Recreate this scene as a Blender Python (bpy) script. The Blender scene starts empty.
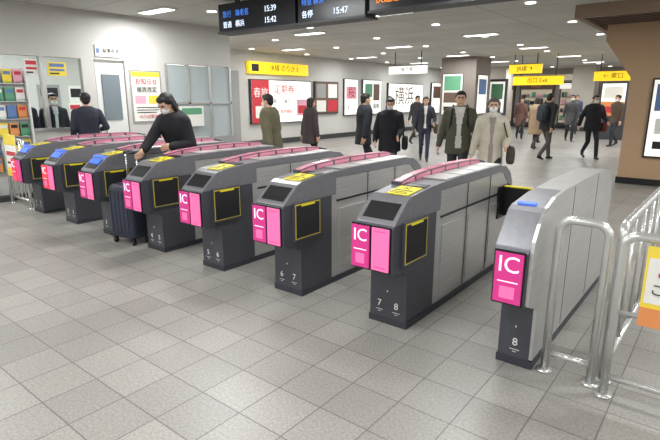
import bpy, math, random
import numpy as np
from mathutils import Vector, Matrix
random.seed(7)
R=math.radians
scene=bpy.context.scene
col=scene.collection
try:
    scene.view_settings.view_transform='Standard'
except Exception: pass

# ------------------------------------------------------------ materials
_m={}
def s2l(c):
    return tuple(((v/255)/12.92 if v/255<=0.04045 else ((v/255+0.055)/1.055)**2.4) for v in c)
def mat(name,c,rough=0.5,metal=0.0,emit=0.0,kind=None,alpha=None):
    if name in _m: return _m[name]
    m=bpy.data.materials.new(name); m.use_nodes=True
    nt=m.node_tree; b=nt.nodes['Principled BSDF']
    rgb=s2l(c)+(1,)
    b.inputs['Base Color'].default_value=rgb
    b.inputs['Roughness'].default_value=rough
    b.inputs['Metallic'].default_value=metal
    if emit>0:
        b.inputs['Emission Color'].default_value=rgb
        b.inputs['Emission Strength'].default_value=emit
    tc=nt.nodes.new('ShaderNodeTexCoord')
    if kind in('cloth','wall','plastic','steel'):
        n=nt.nodes.new('ShaderNodeTexNoise'); 
        mp=nt.nodes.new('ShaderNodeMapping')
        nt.links.new(tc.outputs['Object'],mp.inputs['Vector'])
        nt.links.new(mp.outputs['Vector'],n.inputs['Vector'])
        sc={'cloth':9,'wall':1.2,'plastic':30,'steel':6}[kind]
        n.inputs['Scale'].default_value=sc; n.inputs['Detail'].default_value=5
        if kind=='steel': mp.inputs['Scale'].default_value=(1,0.4,14)
        mix=nt.nodes.new('ShaderNodeMix'); mix.data_type='RGBA'
        k={'cloth':0.7,'wall':0.88,'plastic':0.85,'steel':0.8}[kind]
        mix.inputs['A'].default_value=tuple(v*k for v in rgb[:3])+(1,)
        mix.inputs['B'].default_value=tuple(min(1,v*(2-k)) for v in rgb[:3])+(1,)
        nt.links.new(n.outputs['Fac'],mix.inputs['Factor'])
        nt.links.new(mix.outputs['Result'],b.inputs['Base Color'])
        if kind=='cloth':
            bp=nt.nodes.new('ShaderNodeBump'); bp.inputs['Strength'].default_value=0.6; bp.inputs['Distance'].default_value=0.02
            nt.links.new(n.outputs['Fac'],bp.inputs['Height']); nt.links.new(bp.outputs['Normal'],b.inputs['Normal'])
    if kind=='glass':
        b.inputs['Transmission Weight'].default_value=1.0; b.inputs['IOR'].default_value=1.05
        b.inputs['Roughness'].default_value=0.02
    _m[name]=m
    return m
def tile_mat(name,size,c1,c2,mortar,msize,rough,speck=True):
    m=bpy.data.materials.new(name); m.use_nodes=True
    nt=m.node_tree; b=nt.nodes['Principled BSDF']; L=nt.links
    tc=nt.nodes.new('ShaderNodeTexCoord')
    br=nt.nodes.new('ShaderNodeTexBrick'); br.offset=0; br.offset_frequency=1; br.squash=1
    br.inputs['Scale'].default_value=1; br.inputs['Brick Width'].default_value=size[0]; br.inputs['Row Height'].default_value=size[1]
    br.inputs['Mortar Size'].default_value=msize; br.inputs['Mortar Smooth'].default_value=0.1
    br.inputs['Color1'].default_value=s2l(c1)+(1,); br.inputs['Color2'].default_value=s2l(c2)+(1,); br.inputs['Mortar'].default_value=s2l(mortar)+(1,)
    L.new(tc.outputs['Object'],br.inputs['Vector'])
    out=br.outputs['Color']
    for sc,lo,hi in ((70,0.78,1.16),(0.7,0.90,1.08)):
        if not speck and sc==70: continue
        n=nt.nodes.new('ShaderNodeTexNoise'); n.inputs['Scale'].default_value=sc; n.inputs['Detail'].default_value=3
        L.new(tc.outputs['Object'],n.inputs['Vector'])
        mr=nt.nodes.new('ShaderNodeMapRange'); mr.inputs['From Min'].default_value=0.3; mr.inputs['From Max'].default_value=0.7
        mr.inputs['To Min'].default_value=lo; mr.inputs['To Max'].default_value=hi
        L.new(n.outputs['Fac'],mr.inputs['Value'])
        vm=nt.nodes.new('ShaderNodeVectorMath'); vm.operation='SCALE'
        L.new(out,vm.inputs[0]); L.new(mr.outputs['Result'],vm.inputs['Scale']); out=vm.outputs['Vector']
    L.new(out,b.inputs['Base Color'])
    b.inputs['Roughness'].default_value=rough
    b.inputs['Specular IOR Level'].default_value=0.45
    return m

CHAR=mat('charcoal_plastic',(72,73,80),0.4,0.15,kind='plastic')
GUN=mat('gunmetal_shell',(128,128,132),0.38,0.4,kind='plastic')
BLACK=mat('black_plastic',(18,18,20),0.35)
STEEL=mat('brushed_steel',(192,191,188),0.36,0.6,kind='steel')
STEEL2=mat('polished_steel',(215,215,212),0.25,0.75)
PLINTH=mat('gate_plinth',(52,53,60),0.5)
PINK=mat('pink_display',(238,105,160),0.3,emit=0.5)
PINKD=mat('magenta_display',(195,50,125),0.3,emit=0.4)
PINKL=mat('pink_text_light',(255,215,235),0.3,emit=0.9)
PINKG=mat('pink_glass_strip',(206,130,150),0.25,emit=0.1)
REDD=mat('red_display',(235,35,50),0.3,emit=0.9)
BLUE=mat('blue_reader_light',(50,90,255),0.3,emit=1.6)
YEL=mat('yellow_sticker',(235,218,40),0.5)
YELF=mat('yellow_flap_trim',(190,172,50),0.5)
YELS=mat('yellow_sign_lit',(250,215,30),0.5,emit=0.6)
WHITE=mat('white_paint',(222,222,218),0.6)
WALLW=mat('offwhite_wall',(198,196,190),0.7,kind='wall')
GREYW=mat('grey_wall',(150,150,148),0.7,kind='wall')
DARKG=mat('dark_grey_metal',(60,60,62),0.5)
TAN=mat('tan_column_panel',(184,152,118),0.5,kind='wall')
BROWN=mat('brown_grille',(92,75,64),0.6)
GLASS=mat('window_glass',(235,245,245),0.02,kind='glass')
LAMP=mat('lamp_diffuser',(255,254,250),0.5,emit=4.0)
INK=mat('ink_black',(25,25,28),0.6)
PAPER=mat('poster_paper',(232,230,222),0.6)
LITW=mat('lit_white_panel',(244,243,238),0.5,emit=0.6)
RED=mat('poster_red',(190,50,60),0.5,emit=0.1)
GREEN=mat('poster_green',(95,155,120),0.5)
BLU=mat('poster_blue',(95,125,175),0.5)
ORA=mat('poster_orange',(225,145,85),0.5)
PNK=mat('poster_pink',(232,170,185),0.5)
BRN=mat('poster_brown',(105,82,68),0.5)
YELP=mat('poster_yellow',(240,212,70),0.5)
LEDW=mat('led_white',(220,235,255),0.5,emit=1.2)
LEDO=mat('led_orange',(255,140,30),0.5,emit=1.3)
LEDG=mat('led_green',(90,220,110),0.5,emit=1.0)
LEDB=mat('led_blue',(70,130,230),0.5,emit=0.9)
BOARD=mat('board_black',(20,22,28),0.3)

# ------------------------------------------------------------ mesh builder
class B:
    def __init__(s): s.v=[];s.f=[];s.m=[];s.sm=[];s.mats=[]
    def mi(s,m):
        if m not in s.mats: s.mats.append(m)
        return s.mats.index(m)
    def add(s,vs,fs,m,smooth=False,M=None):
        o=len(s.v)
        for p in vs:
            p=Vector(p); s.v.append(tuple(M@p if M else p))
        i=s.mi(m)
        for f in fs: s.f.append([a+o for a in f]); s.m.append(i); s.sm.append(smooth)
    def box(s,x0,x1,y0,y1,z0,z1,m,M=None):
        vs=[(x,y,z) for x in(x0,x1) for y in(y0,y1) for z in(z0,z1)]
        s.add(vs,[(0,1,3,2),(4,6,7,5),(0,4,5,1),(2,3,7,6),(0,2,6,4),(1,5,7,3)],m,False,M)
    def prism(s,prof,x0,x1,m,M=None):
        n=len(prof)
        vs=[(x0,a,b) for a,b in prof]+[(x1,a,b) for a,b in prof]
        fs=[tuple(range(n))[::-1],tuple(range(n,2*n))]+[(i,(i+1)%n,n+(i+1)%n,n+i) for i in range(n)]
        s.add(vs,fs,m,False,M)
    def tube(s,path,r,m,seg=12,M=None,r2=None,smooth=True):
        pts=[Vector(p) for p in path]; n=len(pts); vs=[];fs=[]
        prev=None
        for i,p in enumerate(pts):
            d=(pts[min(i+1,n-1)]-pts[max(i-1,0)]).normalized()
            if prev is None:
                a=d.orthogonal().normalized()
            else:
                a=(prev-d*prev.dot(d)).normalized()
            prev=a; b=d.cross(a)
            rr=r if r2 is None else r+(r2-r)*i/(n-1)
            for k in range(seg):
                t=2*math.pi*k/seg
                vs.append(p+a*math.cos(t)*rr+b*math.sin(t)*rr)
        for i in range(n-1):
            for k in range(seg):
                fs.append((i*seg+k,i*seg+(k+1)%seg,(i+1)*seg+(k+1)%seg,(i+1)*seg+k))
        fs.append(tuple(range(seg))[::-1]); fs.append(tuple(range((n-1)*seg,n*seg)))
        s.add(vs,fs,m,smooth,M)
    def sup(s,c,r,m,e=1.0,M=None,nu=20,nv=12):
        def pw(a): return math.copysign(abs(a)**e,a)
        vs=[];fs=[]
        for j in range(1,nv):
            ph=-math.pi/2+math.pi*j/nv
            for i in range(nu):
                th=2*math.pi*i/nu
                vs.append((c[0]+r[0]*pw(math.cos(ph))*pw(math.cos(th)),c[1]+r[1]*pw(math.cos(ph))*pw(math.sin(th)),c[2]+r[2]*pw(math.sin(ph))))
        a=len(vs); vs.append((c[0],c[1],c[2]-r[2])); vs.append((c[0],c[1],c[2]+r[2]))
        for j in range(nv-2):
            for i in range(nu): fs.append((j*nu+i,j*nu+(i+1)%nu,(j+1)*nu+(i+1)%nu,(j+1)*nu+i))
        for i in range(nu):
            fs.append((a,(i+1)%nu,i)); fs.append((a+1,(nv-2)*nu+i,(nv-2)*nu+(i+1)%nu))
        s.add(vs,fs,m,True,M)
    def text(s,t,size,m,M,align='CENTER',ext=0.001):
        cu=bpy.data.curves.new('t','FONT'); cu.body=t; cu.size=size; cu.align_x=align; cu.align_y='CENTER'; cu.extrude=ext
        cu.resolution_u=3
        ob=bpy.data.objects.new('t',cu); col.objects.link(ob)
        dg=bpy.context.evaluated_depsgraph_get(); me=bpy.data.meshes.new_from_object(ob.evaluated_get(dg))
        s.add([v.co.copy() for v in me.vertices],[tuple(p.vertices) for p in me.polygons],m,False,M)
        bpy.data.objects.remove(ob); bpy.data.curves.remove(cu); bpy.data.meshes.remove(me)
    def make(s,name,loc=(0,0,0),rot=0,bevel=0,recalc=True):
        me=bpy.data.meshes.new(name); me.from_pydata(s.v,[],s.f)
        for m in s.mats: me.materials.append(m)
        me.polygons.foreach_set('material_index',s.m); me.polygons.foreach_set('use_smooth',s.sm)
        me.update()
        if recalc:
            import bmesh
            bm=bmesh.new(); bm.from_mesh(me); bmesh.ops.recalc_face_normals(bm,faces=bm.faces); bm.to_mesh(me); bm.free()
        ob=bpy.data.objects.new(name,me); col.objects.link(ob); ob.location=loc; ob.rotation_euler=(0,0,rot)
        if bevel:
            md=ob.modifiers.new('bevel','BEVEL'); md.width=bevel; md.segments=2; md.limit_method='ANGLE'; md.angle_limit=R(35)
        return ob
def MF(x,y,z): return Matrix.Translation((x,y,z))@Matrix.Rotation(R(90),4,'X')            # faces -Y
def MW(x,y,z): return Matrix.Translation((x,y,z))@Matrix.Rotation(R(90),4,'Z')@Matrix.Rotation(R(90),4,'X')  # faces +X
def panel(b,M,w,h,bg,items,frame=None,th=0.02,txt=()):
    """flat poster with origin at lower-left; items in 0..1; txt=(string,u,v,size,mat)"""
    if frame: b.box(-0.03,w+0.03,-0.03,h+0.03,0,th-0.004,frame,M)
    b.box(0,w,0,h,0,th,bg,M)
    for k,(x0,y0,x1,y1,m) in enumerate(items):
        b.box(x0*w,x1*w,y0*h,y1*h,th,th+0.002+0.0006*k,m,M)
    for (t,u,v,s,m) in txt: b.text(t,s,m,M@Matrix.Translation((u*w,v*h,th+.012)))

# ------------------------------------------------------------ room shell
H=3.05
b=B(); b.box(-24,12,-8,29,-0.1,0,tile_mat('floor_granite_tiles',(0.3,0.3),(160,157,150),(144,141,135),(104,101,96),0.0035,0.36)); b.make('floor')
b=B(); b.box(-24,12,-8,29,H,H+0.1,tile_mat('ceiling_panels',(1.8,0.9),(200,198,192),(190,188,182),(135,133,128),0.008,0.7,False)); b.make('ceiling')

b=B(); b.box(-12.8,-12.6,7.75,29,0,H,WALLW); b.make('wall_left')
b=B(); b.box(-12.6,-12.57,7.95,28.8,0,0.18,DARKG); b.make('baseboard_left')
b=B(); b.box(-24,12,28.8,29,0,H,mat('back_wall_paint',(160,154,146),0.7,kind='wall')); b.make('wall_back')
b=B(); b.box(-12.57,12,28.76,28.8,0,0.2,DARKG); b.make('baseboard_back')

# office front wall x=-9
b=B()
b.box(-9.12,-9,-4,4.45,0,1.08,WALLW); b.box(-9.12,-9,-4,7.75,2.25,H,WALLW)
for y in (-4,-2.6,-1.2,0.2,1.6,3.0,3.75): b.box(-9.1,-9.0,y-0.03,y+0.03,1.08,2.25,STEEL2)
b.box(-9.12,-9,4.40,4.62,0,2.25,WALLW)
b.box(-9.12,-9,5.2,6.05,0,2.25,WALLW)
b.box(-9.12,-9,6.05,7.75,0,0.75,GREYW)
for y in (6.08,6.6,7.15,7.72): b.box(-9.08,-9.0,y-0.025,y+0.025,0.75,2.25,STEEL2)
b.box(-9.08,-9.0,6.05,7.75,1.46,1.50,STEEL2)
b.box(-9.01,-8.97,-4,2.7,1.05,1.10,STEEL2); b.box(-9.01,-8.97,3.5,4.4,1.05,1.10,STEEL2)
b.make('wall_office')
b=B(); b.box(-12.6,-9.12,7.65,7.75,0,H,WALLW); b.make('wall_office_side')
b=B(); b.box(-9.07,-9.05,-4,4.4,1.1,2.25,GLASS); b.make('window_1')
b=B(); b.box(-9.05,-9.035,6.1,7.7,0.77,2.23,mat('frosted_glass',(176,186,186),0.25)); b.make('window_2')
b=B(); b.box(-9.08,-9.02,4.64,5.18,0.0,2.2,WHITE); b.box(-9.02,-9.0,4.74,5.08,1.2,2.0,mat('door_glass',(120,130,135),0.1)); b.tube([(-8.97,4.72,0.95),(-8.97,4.72,1.15)],0.012,STEEL2); b.box(-9.02,-8.965,4.71,4.73,0.97,0.99,STEEL2); b.box(-9.02,-8.965,4.71,4.73,1.11,1.13,STEEL2); b.make('door_1')
b=B(); b.box(-13.1,-12.9,-4,7.65,0,H,WALLW); b.make('wall_office_rear')
b=B()
for i in range(9):
    m=random.choice([PAPER,GREYW,YELP,PAPER,PAPER]); y=1.0+i*0.7
    panel(b,MW(-12.895,y,1.0+random.random()*0.3),0.5,0.7,m,[(0.1,0.6,0.9,0.9,random.choice([INK,PNK,PAPER,BLU]))])
b.make('office_notice_board')
b=B()
b.box(-10.9,-10.2,0.5,6.5,0.0,0.72,GREYW); b.box(-10.95,-10.15,0.45,6.55,0.72,0.76,BRN)
for y in (1.5,2.9,5.6):
    b.box(-10.62,-10.58,y-0.25,y+0.25,0.86,1.2,BLACK); b.box(-10.64,-10.56,y-0.04,y+0.04,0.76,0.88,BLACK)
b.make('office_desk')

b=B()
b.box(-8.97,-8.78,2.75,3.42,0.0,0.08,DARKG)
b.box(-8.965,-8.93,2.75,3.42,0.08,2.05,WHITE)
for y in (2.75,3.40): b.box(-8.96,-8.80,y,y+.02,0.08,2.05,WHITE)
cs=[YELP,PNK,GREEN,PAPER,ORA,BLU,PAPER,YELP,PAPER]
for r_ in range(6):
    z=.45+r_*.27
    b.box(-8.93,-8.82,2.77,3.40,z,z+.012,STEEL2)
    b.box(-8.83,-8.825,2.77,3.40,z,z+.05,GLASS)
    for c_ in range(4):
        y=2.79+c_*.152; m=random.choice(cs); b.box(-8.88,-8.85,y,y+.125,z+.012,z+.22,m); b.box(-8.852,-8.848,y+.015,y+.11,z+.14,z+.19,random.choice([RED,INK,PAPER,BLU]))
b.make('brochure_rack')
b=B()
for (y,z,w,h,bg,c2) in ((3.85,1.95,0.3,0.22,YELP,BLU),(4.12,1.2,.22,.3,PAPER,RED),(3.5,1.95,0.2,0.25,PAPER,RED)):
    panel(b,MW(-9.05+0.004,y,z),w,h,bg,[(0.1,0.65,0.9,0.9,c2),(0.1,0.35,0.9,0.5,c2),(0.1,0.12,0.6,0.22,INK)],th=0.006)
b.make('window_notice_posters')
b=B(); panel(b,MW(-8.998,5.3,1.15),0.6,0.92,PAPER,[(0.0,0.9,1,1,YELP),(0.08,0.36,0.45,0.52,PNK),(0.55,0.36,0.92,0.52,YELP),(0.1,0.27,0.9,0.285,INK),(0.1,0.22,0.9,0.235,INK),(0.1,0.17,0.8,0.185,INK)],STEEL2,txt=(('お知らせ',.5,.80,.12,RED),('運賃改定',.5,.64,.11,INK),('のりば案内',.5,.09,.08,RED)))
b.make('notice_poster')
b=B(); panel(b,MW(-8.998,4.66,2.3),0.5,0.2,PAPER,[(.03,.3,.15,.7,BLU)]); b.text('駅事務室',.08,INK,MW(-8.974,4.95,2.40)); b.make('door_plate')
b=B(); b.box(-8.998,-8.95,6.3,6.9,1.0,1.42,PAPER); b.box(-8.95,-8.946,6.35,6.85,1.25,1.38,GREEN); b.make('notice_poster')

# ads on left wall
X0=-12.595
b=B(); panel(b,MW(X0,11.6,0.75),2.95,1.4,LITW,[(0.0,0.0,0.27,1.0,RED),(0.05,0.12,0.22,0.4,PAPER),(0.74,0.14,0.93,0.55,PNK),(0.76,.2,.91,.4,RED)],DARKG,0.1,
   txt=(('春旅',.135,.70,.34,PAPER),('定期券',.52,.78,.34,RED),('新しい毎日へ',.51,.50,.17,INK),('3月 発売開始',.50,.25,.16,RED)))
b.make('illuminated_advertisement')
b=B(); panel(b,MW(X0,11.5,2.35),2.9,0.38,YELS,[(0.04,0.2,0.15,0.8,INK)],None,0.12); b.text('JR線 のりかえ',0.24,INK,MW(X0+.123,13.2,2.54)); b.make('yellow_wall_sign')
b=B(); panel(b,MW(X0,14.85,1.0),1.4,1.15,BRN,[(0.05,0.5,0.45,0.95,GREYW),(0.55,0.5,0.95,0.95,PAPER),(0.05,0.05,0.45,0.42,PAPER),(0.55,0.05,0.95,0.42,RED)],DARKG,0.08); b.make('framed_poster')
b=B(); panel(b,MW(X0,16.7,0.9),0.9,1.4,LITW,[(0.1,0.45,0.9,0.8,PNK)],DARKG,0.08,txt=(('桜',.5,.62,.5,RED),('まつり',.5,.2,.22,INK))); b.make('framed_poster')
b=B(); panel(b,MW(X0,18.0,0.9),1.4,1.4,LITW,[(0.1,0.5,0.5,0.9,GREEN),(0.55,0.4,0.9,0.9,BRN)],DARKG,0.08,txt=(('温泉 箱根',.5,.22,.26,INK),)); b.make('framed_poster')
b=B(); panel(b,MW(X0,20.0,0.9),3.2,1.3,LITW,[],DARKG,0.1); b.text('横浜',0.9,BRN,MW(X0+.106,21.4,1.6)); b.make('illuminated_advertisement')
b=B(); panel(b,MW(X0,24.2,0.8),2.6,1.5,LITW,[(0.05,0.5,0.4,0.9,BRN),(0.5,0.2,0.9,0.8,GREYW)],DARKG,0.1); b.make('illuminated_advertisement')
b=B(); b.box(X0,-12.3,8.0,10.9,0,2.4,GREYW); panel(b,MW(-12.3,8.4,0.9),0.8,1.2,PAPER,[(0.1,0.5,0.9,0.9,BLU)]); panel(b,MW(-12.3,9.7,0.9),0.8,1.2,PAPER,[(0.1,0.3,0.9,0.9,ORA)]); b.make('map_display_stand')

# back wall shopfronts: glazed bays with shelves of goods and lit fascias
b=B()
x=-11.5
for i in range(9):
    w=1.75
    b.box(x,x+w,28.6,28.77,0.12,2.35,DARKG)
    b.box(x+.08,x+w-.08,28.57,28.61,0.3,2.0,mat('shop_interior',(205,192,170),.6,emit=.25))
    for k in range(4):
        z=.45+k*.38; b.box(x+.1,x+w-.1,28.45,28.57,z,z+.03,BRN)
        xx=x+.14
        while xx<x+w-.3:
            ww=random.uniform(.08,.22); b.box(xx,xx+ww,28.47,28.56,z+.03,z+random.uniform(.12,.28),random.choice([BRN,PAPER,GREYW,PNK,ORA,INK,GREEN,DARKG])); xx+=ww+.04
    b.box(x,x+w,28.5,28.6,2.02,2.3,random.choice([LITW,BRN,DARKG,LITW]))
    b.text(random.choice(['SHOP','BAKERY','売店','CAFE','書店']),.2,random.choice([RED,ORA]),MF(x+w/2,28.495,2.16))
    x+=w+0.3
b.make('shopfront_displays')
b=B(); b.box(-11,6,28.5,28.78,2.45,2.75,mat('shop_fascia',(215,205,190),0.5,emit=0.3)); b.make('trim_shop_fascia')

# central column
b=B(); b.box(-9.1,-7.7,18.3,19.7,0,H,mat('brown_grey_column',(126,116,108),0.5,kind='wall')); b.box(-9.13,-7.67,18.27,19.73,0,0.2,DARKG)
panel(b,MF(-9.0,18.3,0.95),0.8,1.5,PAPER,[(0.08,0.6,0.92,0.95,GREEN),(0.08,0.3,0.92,0.55,BRN),(0.1,0.1,0.9,0.2,INK)],DARKG)
panel(b,MW(-7.7,18.5,1.0),0.9,1.4,LITW,[(0.1,0.5,0.9,0.9,BLU)],DARKG)
b.make('central_column')
b=B(); b.box(-8.0,-7.3,20.4,20.6,0,2.3,DARKG); panel(b,MF(-7.95,20.4,0.5),0.6,1.7,LITW,[(0.1,0.6,0.9,0.95,GREEN),(0.1,0.1,0.9,0.3,BLU)]); b.make('digital_signage_stand')
b=B(); b.box(-4.2,-3.3,22.0,22.25,0,2.2,DARKG); panel(b,MF(-4.15,22.0,0.9),0.8,1.2,LITW,[(0.0,0.0,1,.45,ORA),(0.1,0.55,0.9,0.9,PAPER),(.2,.1,.8,.3,RED)]); b.make('digital_signage_stand')
for (x,y) in ((-9.5,25.5),(-2.8,25.5),(-5.9,27.2)):
    b=B(); b.box(x-.5,x+.5,y-.5,y+.5,0,H,mat('far_column_paint',(185,178,168),0.5,kind='wall')); b.box(x-.52,x+.52,y-.52,y+.52,0,.2,DARKG); b.make('concourse_column')

# right tan pillar with flared capital
b=B()
prof=[(0,0),(0,1.95),(-0.48,2.62),(-0.48,H),(1.5,H),(1.5,0)]
vs=[(-1.62+a,10.9,z) for a,z in prof]+[(-1.62+a,12.3,z) for a,z in prof]; n=len(prof)
b.add(vs,[tuple(range(n)),tuple(range(n,2*n))]+[(i,(i+1)%n,n+(i+1)%n,n+i) for i in range(n)],TAN)
b.box(-1.64,-0.1,10.88,12.32,0,0.12,BLACK)
panel(b,MF(-1.22,10.9,0.55),1.0,1.35,LITW,[(0.05,0.6,0.95,0.95,BLU),(0.1,0.3,0.9,0.5,PAPER),(0.1,0.1,0.9,0.2,INK)],BLACK,0.06)
b.make('tan_pillar')
b=B(); XL=-2.3; Y0=9.3; Y1=14.2
fr=mat('soffit_tan',(140,118,98),0.6)
b.box(XL,5,Y0,Y0+.1,H-0.2,H,fr); b.box(XL,XL+.1,Y0+.1,Y1,H-0.2,H,fr); b.box(XL,5,Y1,Y1+.1,H-0.2,H,fr)
b.make('trim_soffit_frame')
b=B()
y=Y0+.2
while y<Y1-.1:
    for (xa,xb) in (((XL+.1,5),) if (y<10.8 or y>12.35) else ((0.0,5),)):
        b.box(xa,xb,y,y+0.06,H-0.17,H-0.02,BROWN)
    y+=0.2
b.make('ceiling_louvre_grille')

# departure boards
def board(name,x0,x1,y,z0,z1,rows):
    b=B(); b.box(x0,x1,y,y+0.25,z0,z1,BOARD)
    b.box(x0-.02,x1+.02,y-.015,y+.265,z0-.03,z0,DARKG)
    for px in (x0+.3,x1-.3): b.box(px-.03,px+.03,y+.1,y+.16,z1,H,DARKG)
    for (tx,tz,s,m,t) in rows: b.text(t,s,m,MF(tx,y-.004,tz),'LEFT')
    return b.make(name)
board('departure_board',-6.5,-4.9,5.4,2.58,2.98,[(-6.4,2.67,.10,LEDW,'普通   横浜'),(-5.5,2.67,.11,LEDW,'15:42'),(-6.4,2.82,.10,LEDB,'急行   海老名'),(-5.5,2.82,.11,LEDW,'15:39')])
board('departure_board',-4.85,-3.75,5.4,2.58,2.98,[(-4.78,2.82,.09,LEDB,'特急 横浜'),(-4.25,2.67,.11,LEDW,'15:47'),(-4.78,2.67,.10,LEDW,'各停')])
board('departure_board',-3.68,-1.9,5.4,2.62,2.98,[(-3.6,2.74,.12,LEDO,'快速急行'),(-2.9,2.74,.12,LEDG,'新宿'),(-3.6,2.88,.09,LEDG,'お知らせ')])

def hsign(name,x,y,z,w,h,t,m=YELS):
    b=B(); b.box(x,x+w,y,y+.12,z,z+h,m)
    for px in (x+.15*w,x+.85*w): b.tube([(px,y+.06,z+h),(px,y+.06,H)],0.015,DARKG)
    b.box(x-.01,x+w+.01,y-.01,y+.13,z+h,z+h+.02,DARKG)
    b.text(t,h*.62,INK,MF(x+w/2,y-.003,z+h/2))
    b.make(name)
hsign('yellow_hanging_sign',-6.5,18.3,2.40,1.1,0.30,'JR線 ↑')
hsign('yellow_hanging_sign',-6.5,18.8,2.02,1.7,0.30,'出口 Exit')
hsign('yellow_hanging_sign',-4.1,20.0,2.15,1.2,0.32,'← 東口')
hsign('white_hanging_sign',-9.4,15.0,2.35,1.4,0.25,'地下鉄',LITW)

# ceiling lamps
for ix,x in enumerate(range(-11,8,3)):
    for iy,y in enumerate(range(-4,28,4)):
        yy=y+(1.3 if ix%2 else 0)
        if -2.6<x<5.2 and 9.0<yy<14.6: continue
        b=B(); b.box(-.42,.42,-.13,.13,-.03,0,WHITE); b.box(-.38,.38,-.1,.1,-.036,-.03,LAMP)
        b.make('ceiling_lamp',(x,yy,H))
        l=bpy.data.lights.new('ceiling_light','AREA'); l.shape='RECTANGLE'; l.size=1.0; l.size_y=0.3; l.energy=60; l.color=(.97,.985,1.0)
        o=bpy.data.objects.new('ceiling_light',l); o.location=(x,yy,H-.06); col.objects.link(o)
b=B()
for i in range(8):
    for j in range(9):
        x=-12+i*2.3; y=6.0+j*2.6+(1.3 if i%2 else 0)
        if x>XL-.3 and Y0-.2<y<Y1+.3: continue
        if (x<-9 and y<8) : continue
        b.tube([(x,y,H-.012),(x,y,H)],.08,LAMP,12,smooth=False)
b.make('ceiling_downlights')
for y in (1.5,4.5,7.0):
    l=bpy.data.lights.new('office_light','AREA'); l.size=1.2; l.energy=55
    o=bpy.data.objects.new('office_light',l); o.location=(-10.8,y,H-.1); col.objects.link(o)

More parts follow.
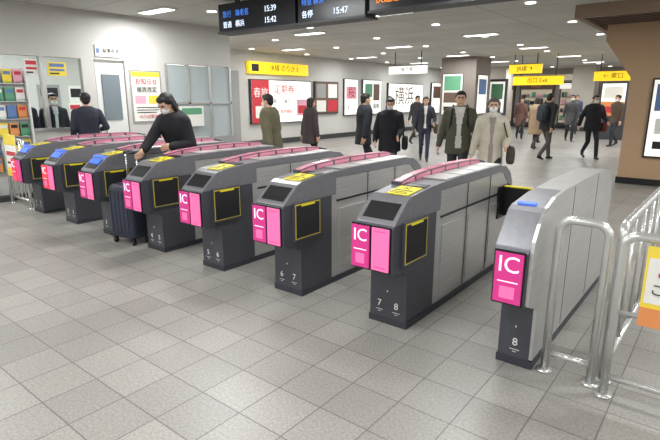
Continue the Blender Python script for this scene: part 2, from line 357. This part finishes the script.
# ------------------------------------------------------------ ticket gates
def gate(X,w=0.30,nums=('7','8'),disp=(PINKD,PINK),reader=None,single=False,top=1.0):
    b=B(); h=w/2
    b.box(-h-.008,h+.008,-.005,1.96,0,.05,PLINTH)
    dz=top-1.0; hx=h-(.012 if single else 0)
    b.prism([(0,.05),(0,.40),(-.06,.44),(-.185,.455),(-.2,.47),(-.2,.775),(-.19,.79),(.40,.79),(.40,.05)],-h,hx,CHAR)
    b.prism([(-.19,.79),(-.185,.80),(-.03,.935+dz),(.02,.955+dz),(.30,.985+dz),(.46,.99+dz),(.46,.79)],-h,hx,GUN)
    b.prism([(.40,.05),(.40,.79),(.46,.79),(.46,.93+dz),(1.70,.93+dz),(1.85,.90+dz),(1.93,.82),(1.95,.70),(1.95,.05)],-h+.004,h-.004,STEEL)
    b.prism([(.46,.935+dz),(.46,.99+dz),(.8,1.0+dz),(1.6,1.0+dz),(1.80,.975+dz),(1.93,.90+dz),(2.0,.80),(2.0,.56),(1.95,.50),(1.86,.50),(1.86,.82),(1.74,.915+dz),(1.6,.935+dz)],-h,hx,STEEL if single else GUN)
    if not single:
        ys=[.24,.45,.70,.95,1.20,1.45,1.68,1.80]; zt=[1.0,1.03,1.045,1.05,1.05,1.045,1.03,1.005]
        b.prism([(ys[0],.96)]+list(zip(ys,zt))+[(1.86,.94)],-h+.002,-h+.085,CHAR)
        for i in range(6):
            y0,y1=ys[i]+.015,ys[i+1]-.015; z0=zt[i]+(zt[i+1]-zt[i])*.06; z1=zt[i]+(zt[i+1]-zt[i])*.94
            for (xa,xb,o1,o2) in ((-h+.012,-h+.075,-.002,.005),(-h-.002,-h+.003,-.050,-.008),(-h+.083,-h+.089,-.040,-.006)):
                b.prism([(y0,z0+o1),(y0,z0+o2),(y1,z1+o2),(y1,z1+o1)],xa,xb,PINKG)
        b.box(-h+.095,h-.012,.55,1.68,.995,1.006,STEEL)
        for i in range(3): b.box(-h+.095,h-.012,.84+i*.3,.845+i*.3,1.005,1.008,BLACK)
        sx0,sx1=-h+.10,h-.03
    else:
        sx0,sx1=-h+.04,h-.04
    ang=math.atan2(.03,.28)
    Ms=Matrix.Translation((0,.02,.957+dz))@Matrix.Rotation(ang,4,'X')
    if not single:
        b.box(sx0,sx1,.0,.20,0,.006,YEL,Ms)
        b.text('IC',0.06,INK,Ms@Matrix.Translation(((sx0+sx1)/2,.145,.007))); b.box(sx0+.015,sx1-.015,.085,.098,.006,.008,INK,Ms); b.box(sx0+.015,sx1-.04,.05,.06,.006,.008,INK,Ms); b.box(sx0+.015,sx1-.02,.02,.028,.006,.008,INK,Ms)
        b.box(-h+.095,h-.02,.22,.30,0,.005,BLACK,Ms)
    ang2=math.atan2(.135,.155); Mt=Matrix.Translation((0,-.185,.80))@Matrix.Rotation(ang2,4,'X')
    if not single: b.box(-h+.03,h-.03,.03,.17,0,.004,BLACK,Mt)
    if reader:
        if single: b.box(-h+.03,h-.07,.01,.05,.0,.008,reader,Ms)
        else: b.tube([(-h+.03,-.028,.944),(-h+.05,-.034,.944),(0,-.04,.944),(h-.05,-.034,.944),(h-.03,-.028,.944)],.012,reader,8); b.box(-h+.05,h-.05,.10,.17,.004,.010,reader,Mt)
    if single: ps=[(-h+.015,h-.03)]
    else: ps=[(-h-.018,-.026),(-.006,h-.022)]
    for i,(a,c) in enumerate(ps):
        b.box(a-.006,c+.006,-.212,-.199,.468,.780,BLACK)
        m=disp[i]; b.box(a,c,-.220,-.211,.478,.77,m)
        if i==0:
            b.text('IC',(c-a)*.85,PINKL,MF((a+c)/2,-.2205,.70)); b.box(a+.02,c-.02,-.2215,-.219,.60,.606,PINKL)
            b.box(a+.035,c-.035,-.2215,-.219,.505,.575,disp[1])
        else:
            b.box(a+.02,c-.02,-.2215,-.219,.745,.750,PINKD)
            b.box(a+.02,c-.02,-.2215,-.219,.50,.505,PINKD)
    for s in ((1,-1) if not single else (-1,)):
        xa,xb=sorted((s*h,s*(h+.028))); xo=s*(h+.028)
        b.box(xa,xb,-.10,.22,.49,.80,CHAR)
        x2,x3=sorted((xo-s*.004,xo+s*.004))
        for (y0,y1,z0,z1) in ((-.09,.21,.781,.789),(-.092,-.085,.51,.785),(.203,.208,.51,.785),(-.09,.21,.508,.513)): b.box(x2,x3,y0,y1,z0,z1,YELF)
        b.box(x2,x3,-.02,.14,.795-.028,.795-.012,YEL)
        x2,x3=sorted((xo-s*.004,xo+s*.002)); b.box(x2,x3,-.08,.20,.52,.776,INK)
        x4,x5=sorted((s*(h-.002),s*(h+.003)))
        if not single:
            b.box(x4,x5,.47,1.85,.725,.742,BLACK)
            for y in (.94,1.42): b.box(x4,x5,y,y+.006,.06,.93,DARKG)
            for y0,y1 in ((.50,.90),(.98,1.38),(1.46,1.86)):
                xa1,xb1=sorted((s*(h-.005),s*(h+.003))); b.box(xa1,xb1,y0,y1,.12,.66,STEEL)
            xa2,xb2=sorted((s*h,s*(h+.02))); b.box(xa2,xb2,1.62,1.88,.50,.80,BLACK)
    if single:
        b.prism([(-.12,.44),(0,.40),(0,.06),(1.93,.06),(1.95,.75),(1.92,.88),(1.82,.98),(1.68,1.03),(1.5,1.055),(.40,1.055),(.15,1.04),(0,1.0),(-.10,.93),(-.17,.84),(-.185,.78),(-.185,.47)],h-.012,h+.008,STEEL)
        b.box(h-.004,h+.010,.60,.604,.08,1.04,DARKG); b.box(h-.004,h+.010,1.3,1.304,.08,1.04,DARKG)
    n=len(nums)
    for i,t in enumerate(nums):
        xx=0 if n==1 else (-.07 if i==0 else .07)
        b.text(t,0.07,PAPER,MF(xx,-.001,.15),ext=.002); b.box(xx-.03,xx+.03,-.002,0,.10,.104,PAPER); b.box(xx-.012,xx+.012,-.002,0,.085,.089,PAPER)
    b.box(-.006,.006,-.01,0,.25,.262,STEEL2)
    return b.make('ticket_gate',(X,2.88,0),bevel=0.005)
GX=[-.85,-1.76,-2.74,-3.72,-4.68,-5.64,-6.62,-7.60]
gate(GX[0],.20,('8',),single=True,top=1.04,reader=BLUE)
gate(GX[1],nums='78'); gate(GX[2],nums='67'); gate(GX[3],nums='56'); gate(GX[4],nums='45')
gate(GX[5],nums='34',disp=(PINKD,PINK),reader=BLUE); gate(GX[6],nums='23',disp=(REDD,PINK),reader=BLUE); gate(GX[7],nums='12',disp=(REDD,PINKD),reader=BLUE)
def flap(x0,x1,y):
    b=B(); b.box(x0,x1,y,y+.03,.52,.80,BLACK); b.box(x0,x1,y-.003,y+.033,.79,.805,YEL); b.make('gate_flap_door',bevel=.004)
flap(-1.588,-1.33,4.6); flap(-1.22,-.952,4.6)

# ------------------------------------------------------------ railings
def arc(c,r,a0,a1,u,v,n=6):
    c=Vector(c);u=Vector(u);v=Vector(v)
    return [c+u*math.cos(a0+(a1-a0)*i/n)*r+v*math.sin(a0+(a1-a0)*i/n)*r for i in range(n+1)]
def uloop(b,p,q,ztop,zbot,r=.024,cr=.07):
    p=Vector(p+(0,)); q=Vector(q+(0,)); d=(q-p).normalized(); up=Vector((0,0,1))
    path=[p.copy()]
    path+=arc(p+up*(ztop-cr)+d*cr,cr,math.pi,math.pi/2,d,up)
    path+=arc(q+up*(ztop-cr)-d*cr,cr,math.pi/2,0,d,up)
    path+=[q.copy()]
    b.tube(path,r,STEEL2,14)
    b.tube([p+up*zbot,q+up*zbot],r*.8,STEEL2,12)
    for c in (p,q): b.tube([c,c+up*.012],r*2,STEEL2,16)
b=B(); uloop(b,(-.68,2.93),(-.43,2.93),.94,.12); b.make('steel_railing')
b=B(); uloop(b,(-.38,3.02),(-.34,5.2),.93,.12); 
for i in range(1,6):
    y=3.02+i*.36; b.tube([(-.38+i*.0066,y,.12),(-.38+i*.0066,y,.92)],.012,STEEL2,10)
b.make('steel_railing')
b=B(); uloop(b,(-.35,2.86),(1.3,2.86),.92,.12)
b.tube([(-.34,2.86,.50),(1.29,2.86,.50)],.014,STEEL2,10)
for i in range(1,3): b.tube([(-.35+i*.55,2.86,.12),(-.35+i*.55,2.86,.91)],.013,STEEL2,10)
b.make('steel_railing')
b=B(); M=MF(-.24,2.83,.47)
panel(b,M,.6,.42,YELP,[(0.02,.30,.98,.86,PAPER),(0,.0,1,.24,ORA)],None,.008,txt=(('ご案内',.3,.70,.09,RED),('この先 通路',.36,.48,.07,INK)))
b.make('railing_notice_sign')
b=B(); uloop(b,(-8.62,2.9),(-7.93,2.9),1.0,.12)
for i in range(1,5): b.tube([(-8.62+i*.138,2.9,.12),(-8.62+i*.138,2.9,.98)],.012,STEEL2,8)
b.make('steel_railing')
b=B(); panel(b,MF(-8.5,2.87,.45),.42,.62,PAPER,[(0,.75,1,1,YELP),(.1,.5,.9,.6,RED),(.1,.3,.9,.35,INK),(0,0,1,.2,YELP)],None,.01); b.make('railing_notice_sign')

# ------------------------------------------------------------ people
def capsule(p,r,q,s,lab,seg=12):
    return ('cap',np.array(p,float),r,np.array(q,float),s,lab)
def ellip(c,r,lab,M=None):
    return ('ell',np.array(c,float),np.array(r,float),M if M is not None else np.eye(3),lab)
def loftp(rings,lab):
    return ('loft',rings,lab)
def prim_mesh(p):
    vs=[];fs=[]
    nu=18;nv=10
    if p[0]=='ell':
        c,r,M=p[1],p[2],p[3]
        for j in range(nv+1):
            ph=-math.pi/2+math.pi*j/nv
            ph=max(min(ph,math.pi/2-.05),-math.pi/2+.05)
            for i in range(nu):
                th=2*math.pi*i/nu
                vs.append(c+M@(r*np.array([math.cos(ph)*math.cos(th),math.cos(ph)*math.sin(th),math.sin(ph)])))
        n=nv+1
    elif p[0]=='cap':
        a,r,q,s=p[1],p[2],p[3],p[4]
        d=q-a; L=np.linalg.norm(d); d=d/max(L,1e-6)
        o=np.array([1,0,0]) if abs(d[0])<.8 else np.array([0,1,0])
        u=np.cross(d,o); u/=np.linalg.norm(u); w=np.cross(d,u)
        prof=[(-r*math.cos(t),r*math.sin(t)) for t in (0.1,.5,1.0,1.57)]+[(L+s*math.sin(t),s*math.cos(t)) for t in (0,.55,1.05,1.47)]
        for (h,rr) in prof:
            for i in range(nu):
                th=2*math.pi*i/nu; vs.append(a+d*h+(u*math.cos(th)+w*math.sin(th))*rr)
        n=len(prof)
    else:
        for (c,rx,ry,M) in p[1]:
            for i in range(nu):
                th=2*math.pi*i/nu; vs.append(np.array(c)+M@np.array([rx*math.cos(th),ry*math.sin(th),0]))
        n=len(p[1])
    for j in range(n-1):
        for i in range(nu): fs.append((j*nu+i,j*nu+(i+1)%nu,(j+1)*nu+(i+1)%nu,(j+1)*nu+i))
    fs.append(tuple(range(nu))[::-1]); fs.append(tuple(range((n-1)*nu,n*nu)))
    return vs,fs
def prim_sdf(p,P):
    if p[0]=='ell':
        q=(P-p[1])@p[3]; k0=np.linalg.norm(q/p[2],axis=1); k1=np.linalg.norm(q/(p[2]**2),axis=1)+1e-9
        return k0*(k0-1)/k1
    if p[0]=='cap':
        d=p[3]-p[1]; t=np.clip(((P-p[1])@d)/(d@d+1e-12),0,1)
        return np.linalg.norm(P-(p[1]+t[:,None]*d),axis=1)-(p[2]+(p[4]-p[2])*t)
    best=np.full(len(P),1e9)
    rg=p[1]
    for a,bq in zip(rg[:-1],rg[1:]):
        ca=np.array(a[0]);cb=np.array(bq[0]); d=cb-ca; t=((P-ca)@d)/(d@d+1e-12); tc=np.clip(t,0,1)
        c=ca+tc[:,None]*d; q=(P-c)@a[3]; rx=a[1]+(bq[1]-a[1])*tc; ry=a[2]+(bq[2]-a[2])*tc
        k=np.sqrt((q[:,0]/rx)**2+(q[:,1]/ry)**2)
        dd=(k-1)*np.minimum(rx,ry); ax=np.abs(t-tc)*np.linalg.norm(d)
        best=np.minimum(best,np.where(ax>1e-6,np.sqrt(np.maximum(dd,0)**2+ax**2),dd))
    return best
def fuse(prims,vox,smooth=3):
    vs=[];fs=[]
    for p in prims:
        v,f=prim_mesh(p); o=len(vs); vs+= [tuple(a) for a in v]; fs+=[tuple(i+o for i in g) for g in f]
    me=bpy.data.meshes.new('tmp'); me.from_pydata(vs,[],fs)
    ob=bpy.data.objects.new('tmp',me); col.objects.link(ob)
    md=ob.modifiers.new('r','REMESH'); md.mode='VOXEL'; md.voxel_size=vox
    md=ob.modifiers.new('s','SMOOTH'); md.iterations=smooth; md.factor=.5
    dg=bpy.context.evaluated_depsgraph_get(); m2=bpy.data.meshes.new_from_object(ob.evaluated_get(dg))
    V=np.empty(len(m2.vertices)*3); m2.vertices.foreach_get('co',V); V=V.reshape(-1,3)
    F=[tuple(q.vertices) for q in m2.polygons]
    C=np.array([V[list(f)].mean(axis=0) for f in F])
    N=np.empty(len(F)*3); m2.polygons.foreach_get('normal',N); N=N.reshape(-1,3)
    D=np.stack([prim_sdf(p,C) for p in prims]); lab=D.argmin(axis=0)
    labs=[prims[i][-1] for i in lab]
    bpy.data.objects.remove(ob); bpy.data.meshes.remove(me); bpy.data.meshes.remove(m2)
    return V,F,C,N,labs
def ik(a,t,l1,l2,hint):
    a=Vector(a);t=Vector(t);d=t-a;L=d.length
    if L>(l1+l2)*.999: t=a+d.normalized()*(l1+l2)*.999; d=t-a; L=d.length
    x=(l1*l1-l2*l2+L*L)/(2*L); hh=math.sqrt(max(l1*l1-x*x,0)); n=d.normalized()
    hv=Vector(hint); hv=(hv-n*hv.dot(n)).normalized()
    return a+n*x+hv*hh, t
def rotx(a):
    c,s=math.cos(a),math.sin(a); return np.array([[1,0,0],[0,c,-s],[0,s,c]])
def rotz(a):
    c,s=math.cos(a),math.sin(a); return np.array([[c,-s,0],[s,c,0],[0,0,1]])
SK=mat('skin',(218,176,148),0.55); MASK=mat('face_mask',(236,238,240),0.7); EYE=mat('eye_dark',(25,18,16),0.3); LIP=mat('lips',(180,112,100),0.5)
def cm(c,k='cloth'): return mat('%s_%d_%d_%d'%((k,)+c),c,0.85,kind='cloth')
def person(name,x,y,yaw,h=1.68,top=(40,42,46),pants=(35,36,42),shoe=(30,28,28),hair=(28,22,20),hs='short',mask=False,hem=.80,shirt=None,stride=.22,lean=3,
           hands=None,headyaw=0,headpitch=0,vox=.014,bulk=.02,backpack=None,bag=None,slim=1.0,scarf=None,sw=.04):
    S=h/1.70
    lr=R(lean); piv=np.array([0,0,.93])
    RL=rotx(lr)
    def LN(p): 
        p=np.array(p,float); return piv+RL@(p-piv)
    b=B(); mats={'top':cm(top),'pants':cm(pants,'trouser'),'shoe':mat('shoe_%d_%d_%d'%shoe,shoe,.5),'skin':SK,'hair':mat('hair_%d_%d_%d'%hair,hair,.6),'mask':MASK,'lip':LIP,
          'shirt':cm(shirt) if shirt else None,'scarf':cm(scarf) if scarf else None}
    pr=[]
    tr=[(.84,.150,.105),(.92,.165,.115),(1.04,.145,.102),(1.18,.158,.115),(1.30,.178,.118),(1.38,.172,.105),(1.44,.115,.085),(1.475,.07,.065)]
    k=slim
    rings=[(LN((0,0,z)),rx*k+bulk,ry+bulk,RL) for z,rx,ry in tr if z>=1.0]
    hr=[]
    for zz in np.linspace(hem,1.0,5):
        f=(1.0-zz)
        hr.append((np.array([0,0,zz]) if zz<.93 else LN((0,0,zz)),(.155+.06*f+.0)*k+bulk,(.108+.07*f)+bulk,np.eye(3)))
    pr.append(loftp(hr+rings[0:],'top'))
    pr.append(loftp([(np.array([0,0,.80]),.150*k,.105,np.eye(3)),(np.array([0,0,.90]),.165*k,.115,np.eye(3)),(np.array([0,0,1.0]),.145*k,.10,np.eye(3))],'pants'))
    for s in (-1,1):
        f=s*stride
        back=f<-.05
        ank=Vector((s*.075,-f,.085+(.06 if back else 0)))
        hip=Vector((s*.085,0,.885))
        kn,an=ik(hip,ank,.43,.42,(0,-1,0))
        pr.append(capsule(hip,.088,kn,.062,'pants')); pr.append(capsule(kn,.060,an+Vector((0,.0,.02)),.050,'pants'))
        heel=an+Vector((0,.045,-.045)); toe=an+Vector((0,-.14,-.050-(.06 if back else 0)))
        heel.z=max(heel.z,.038); toe.z=.032
        pr.append(capsule(heel,.037,toe,.031,'shoe')); pr.append(capsule(an,.042,(heel+toe)/2,.036,'shoe'))
    hands=hands or [(-.25,.12,.80),(.25,-.10,.82)]
    hd=[]
    for s,t in zip((-1,1),hands):
        sh=Vector(LN((s*(.172*k+.005),0,1.37)))
        el,wr=ik(sh,t,.275,.245,(s*.35,.9,-.2))
        pr.append(capsule(sh,.054+bulk*.5,el,.042+bulk*.5,'top')); pr.append(capsule(el,.042+bulk*.5,wr,.030+bulk*.45,'top'))
        hd.append((s,el,wr))
    pr.append(capsule(LN((-.12*k,0,1.39)),.05+bulk*.5,LN((.12*k,0,1.39)),.05+bulk*.5,'top'))
    pr.append(loftp([(LN((0,.0,1.43)),.085,.08,RL),(LN((0,.0,1.475)),.072,.070,RL)],'scarf' if scarf else 'top'))
    if scarf: pr.append(ellip(LN((0,-.03,1.445)),(.10,.10,.05),'scarf',RL))
    V,F,C,N,labs=fuse(pr,vox,4)
    zz=C[:,2]
    groups={}
    for i,l in enumerate(labs):
        if shirt and l in('top',) and N[i,1]<-.35 and abs(C[i,0])<(sw*.6+.5*sw*math.sin(zz[i]*9)*.4+sw*1.6*max(0,(zz[i]-1.05))) and zz[i]>hem+.1 and zz[i]<1.46: l='shirt'
        groups.setdefault(l,[]).append(F[i])
    for l,fl in groups.items():
        used=sorted({i for f in fl for i in f}); mp={u:j for j,u in enumerate(used)}
        b.add([V[i] for i in used],[tuple(mp[i] for i in f) for f in fl],mats[l],True)
    nb=LN((0,.005,1.42)); hc=LN((0,-.012,1.582))
    HR=RL@rotz(R(headyaw))@rotx(R(headpitch))
    def hp(p): return hc+HR@np.array(p,float)
    hpz=[]
    hpz.append(capsule(nb,.056,hp((0,.012,-.06)),.050,'skin'))
    hpz.append(ellip(hp((0,.008,.02)),(.074,.092,.092),'skin',HR))
    hpz.append(ellip(hp((0,-.025,-.045)),(.058,.062,.066),'skin',HR))
    hpz.append(ellip(hp((0,-.055,-.092)),(.026,.024,.020),'skin',HR))
    hpz.append(capsule(hp((0,-.086,.005)),.009,hp((0,-.101,-.030)),.014,'skin'))
    for s in(-1,1):
        hpz.append(ellip(hp((s*.074,.012,-.012)),(.011,.020,.032),'skin',HR)); hpz.append(ellip(hp((s*.038,-.055,-.028)),(.024,.024,.024),'skin',HR))
        hpz.append(capsule(hp((s*.014,-.086,.022)),.006,hp((s*.042,-.078,.024)),.006,'hair'))
    hpz.append(ellip(hp((0,-.081,-.062)),(.021,.011,.006),'lip',HR))
    hpz.append(ellip(hp((0,.024,.034)),(.086,.094,.086),'hair',HR))
    hpz.append(ellip(hp((0,-.030,.074)),(.064,.054,.036),'hair',HR))
    hpz.append(ellip(hp((0,.06,-.02)),(.066,.052,.062),'hair',HR))
    if hs in('bob','long'):
        e=-.12 if hs=='bob' else -.24
        for s in(-1,1): hpz.append(capsule(hp((s*.07,.02,.03)),.028,hp((s*.068,.03,e*.85)),.026,'hair'))
        hpz.append(loftp([(hp((0,.055,.05)),.078,.05,HR),(hp((0,.062,-.06)),.080,.048,HR),(hp((0,.06,e)),.062,.035,HR)],'hair'))
    if mask: 
        hpz.append(ellip(hp((0,-.056,-.05)),(.060,.052,.046),'mask',HR))
    V,F,C,N,labs=fuse(hpz,.0065,2)
    groups={}
    for i,l in enumerate(labs): groups.setdefault(l,[]).append(F[i])
    for l,fl in groups.items():
        used=sorted({i for f in fl for i in f}); mp={u:j for j,u in enumerate(used)}
        b.add([V[i] for i in used],[tuple(mp[i] for i in f) for f in fl],mats[l],True)
    for s in (-1,1):
        e=hp((s*.030,-.080,.002)); b.sup(tuple(e),(.012,.008,.006),EYE,nu=10,nv=6)
    for (s,el,wr) in hd:
        d=(wr-el).normalized(); side=Vector((0,1,0)) if abs(d.y)<.8 else Vector((0,0,1))
        u=(side-d*side.dot(d)).normalized(); nrm=d.cross(u)*s
        Mh=Matrix((( u.x,nrm.x,d.x,wr.x),(u.y,nrm.y,d.y,wr.y),(u.z,nrm.z,d.z,wr.z),(0,0,0,1)))
        b.sup((0,0,.045),(.040,.015,.052),SK,.8,Mh,14,8); b.tube([(0,0,-.03),(0,0,.02)],.026,SK,10,Mh)
        inw=-1
        for j,(fx,ln) in enumerate(((-.030,.062),(-.010,.076),(.010,.072),(.030,.060))):
            b.tube([(fx,0,.075),(fx,inw*.006,.085+ln*.4),(fx,inw*.022,.085+ln*.75),(fx,inw*.040,.085+ln*.85)],.0088,SK,8,Mh,.0068)
        b.tube([(-.030,0,.02),(-.052,inw*.012,.045),(-.058,inw*.022,.080)],.011,SK,8,Mh,.008)
    if backpack:
        m=cm(backpack,'bag'); c=LN((0,.20,1.20)); b.sup(tuple(c),(.15,.09,.22),m,.55); b.sup(tuple(LN((0,.28,1.12))),(.11,.04,.12),m,.55)
        for s in(-1,1): b.tube([tuple(LN((s*.10,.13,1.38))),tuple(LN((s*.105,.03,1.475))),tuple(LN((s*.11,-.10,1.42))),tuple(LN((s*.125,-.14,1.25))),tuple(LN((s*.15,-.05,1.08))),tuple(LN((s*.12,.12,1.02)))],.016,m,8)
    if bag:
        m=cm(bag,'bag'); bx=.27*1
        b.sup((bx+.02,.0,.86),(.06,.16,.13),m,.5)
        b.tube([(bx+.01,-.12,.95),tuple(LN((.17,-.10,1.30))),tuple(LN((.12,0,1.475))),tuple(LN((.17,.10,1.30))),(bx+.01,.12,.95)],.010,m,8)
    for i,v in enumerate(b.v): b.v[i]=(v[0]*S,v[1]*S,v[2]*S)
    ob=b.make(name,(x,y,0),R(yaw),recalc=False)
    return ob

person('man_in_olive_jacket',-3.34,7.42,24,1.70,(80,80,64),(46,46,52),hs='short',shirt=(205,202,195),sw=.06,hem=.74,bulk=.035,stride=.2,hands=[(-.30,.02,.86),(.30,-.12,.88)],backpack=(36,36,38),vox=.013)
person('woman_in_beige_coat',-2.65,6.98,22,1.60,(196,188,170),(48,44,46),hair=(84,80,78),hs='bob',mask=True,hem=.50,bulk=.03,slim=.92,shirt=(150,140,132),stride=.16,hands=[(-.27,-.05,.86),(.20,-.26,1.02)],scarf=(205,200,190),bag=(70,60,54),vox=.013)
person('man_in_khaki_jacket',-5.95,5.95,-72,1.66,(100,96,72),(58,56,54),hs='short',hem=.78,bulk=.045,mask=True,stride=.22,hands=[(-.26,-.15,.9),(.26,.1,.84)],vox=.013,lean=6)
person('person_in_dark_brown_coat',-7.2,8.35,160,1.60,(66,56,56),(42,38,42),hs='bob',hem=.66,bulk=.045,stride=.15,hands=[(-.27,-.05,.85),(.27,.05,.85)],hair=(44,34,32))
person('man_in_black_coat',-5.72,8.25,150,1.68,(36,38,44),(38,38,44),hs='short',hem=.70,bulk=.035,stride=.2)
person('man_in_black_jacket',-4.80,7.75,28,1.60,(28,28,34),(34,35,40),hs='short',mask=True,hem=.70,bulk=.045,stride=.18,hands=[(-.27,-.08,.9),(.18,-.28,1.0)],headpitch=14,bag=(35,35,38))
person('woman_in_navy_coat',-6.2,11.7,30,1.62,(46,48,60),(52,56,76),hair=(50,34,28),hs='long',hem=.78,bulk=.03,slim=.92,stride=.25,shirt=(225,222,215),hands=[(-.25,.1,.84),(.22,-.22,1.02)],bag=(84,72,62))
person('woman_in_tan_coat',-4.9,16.5,170,1.60,(164,140,112),(70,65,62),hair=(58,44,36),hs='bob',hem=.5,bulk=.03,stride=.2)
person('man_with_black_backpack',-3.8,13.8,155,1.70,(36,36,40),(84,80,74),hs='short',hem=.78,bulk=.045,stride=.25,backpack=(45,52,58))
person('man_in_grey_coat',-4.8,20.4,20,1.70,(80,80,84),(42,43,48),hs='short',hem=.6,stride=.22,mask=True)
person('man_in_black_parka',-2.95,14.9,35,1.66,(32,33,36),(44,45,52),hs='short',hem=.74,bulk=.05,stride=.26,hands=[(-.30,.12,.9),(.28,-.22,1.0)],mask=True,bag=(110,50,50))
person('woman_in_red_brown_coat',-6.6,20.3,25,1.60,(104,76,68),(50,48,50),hs='long',hem=.55,stride=.2)
person('man_in_suit',-7.4,23.0,170,1.72,(54,56,64),(54,56,64),hs='short',hem=.78,stride=.25,shirt=(220,220,222))
person('person_in_grey_hoodie',-10.8,17.3,120,1.65,(74,74,78),(50,52,60),hs='short',hem=.76,stride=.2)
person('woman_in_black_coat',-10.2,18.6,-40,1.58,(44,42,46),(44,42,46),hs='bob',hem=.55,stride=.15,mask=True)
person('man_in_blue_jacket',-5.6,24.6,10,1.70,(62,72,94),(54,54,60),hs='short',hem=.76,stride=.25)
person('person_with_dark_jacket',-8.6,15.6,60,1.66,(54,54,58),(70,68,66),hs='short',hem=.74,stride=.25,backpack=(80,60,50))
person('woman_in_dark_coat',-5.5,18.9,160,1.58,(50,46,50),(48,46,50),hs='bob',hem=.55,stride=.15,slim=.92)
person('man_in_brown_jacket',-3.1,19.2,-30,1.68,(88,72,58),(50,50,56),hs='short',hem=.76,stride=.22,mask=True)
person('man_in_dark_jacket',-2.6,21.0,150,1.68,(44,46,52),(44,46,52),hs='short',hem=.76,stride=.22)
person('man_in_navy_jacket',-8.42,4.12,-110,1.68,(42,46,58),(42,43,50),hs='short',hem=.78,stride=.08,hands=[(-.22,-.2,1.08),(.24,-.05,.88)])
person('station_staff',-9.75,3.62,75,1.70,(46,48,58),(44,46,54),hs='short',hem=.78,stride=.02,shirt=(225,228,232),mask=True,vox=.018)
person('station_staff',-9.75,4.15,85,1.68,(46,48,58),(44,46,54),hs='short',hem=.78,stride=.02,shirt=(225,228,232),mask=True,vox=.018)
person('traveller_in_black_coat',-5.15,3.66,12,1.70,(30,30,34),(38,39,46),hair=(34,29,28),hs='bob',mask=True,hem=.70,bulk=.045,stride=.16,lean=22,headpitch=14,headyaw=-10,hands=[(-.06,-.60,1.02),(.14,-.36,1.06)],vox=.011,slim=.92)
b=B()
NV=mat('suitcase_shell',(44,48,62),.5,kind='plastic')
b.sup((0,0,.37),(.20,.13,.31),NV,.35,None,28,20)
for i in range(5): b.box(-.14+i*.065,-.125+i*.065,-.134,-.126,.14,.60,mat('suitcase_rib',(52,58,76),.4))
for sx in(-1,1):
    b.tube([(sx*.09,.09,.64),(sx*.09,.09,1.0)],.008,STEEL2,8)
    for sy in(-1,1): b.tube([(sx*.15-.012,sy*.09,.028),(sx*.15+.012,sy*.09,.028)],.028,BLACK,14); b.box(sx*.15-.02,sx*.15+.02,sy*.09-.015,sy*.09+.015,.035,.08,BLACK)
b.tube([(-.11,.09,1.0),(.11,.09,1.0)],.014,BLACK,10)
b.make('suitcase',(-5.17,2.88,0),R(8))

# ------------------------------------------------------------ world + camera
w=bpy.data.worlds.new('world'); scene.world=w; w.use_nodes=True
w.node_tree.nodes['Background'].inputs[0].default_value=(.93,.95,1,1); w.node_tree.nodes['Background'].inputs[1].default_value=.65
cam=bpy.data.cameras.new('camera'); co=bpy.data.objects.new('camera',cam); col.objects.link(co)
co.location=(0,0,1.6); co.rotation_euler=(R(76.2),0,R(38.5)); cam.sensor_width=36; cam.lens=27.27; cam.clip_end=100
scene.camera=co
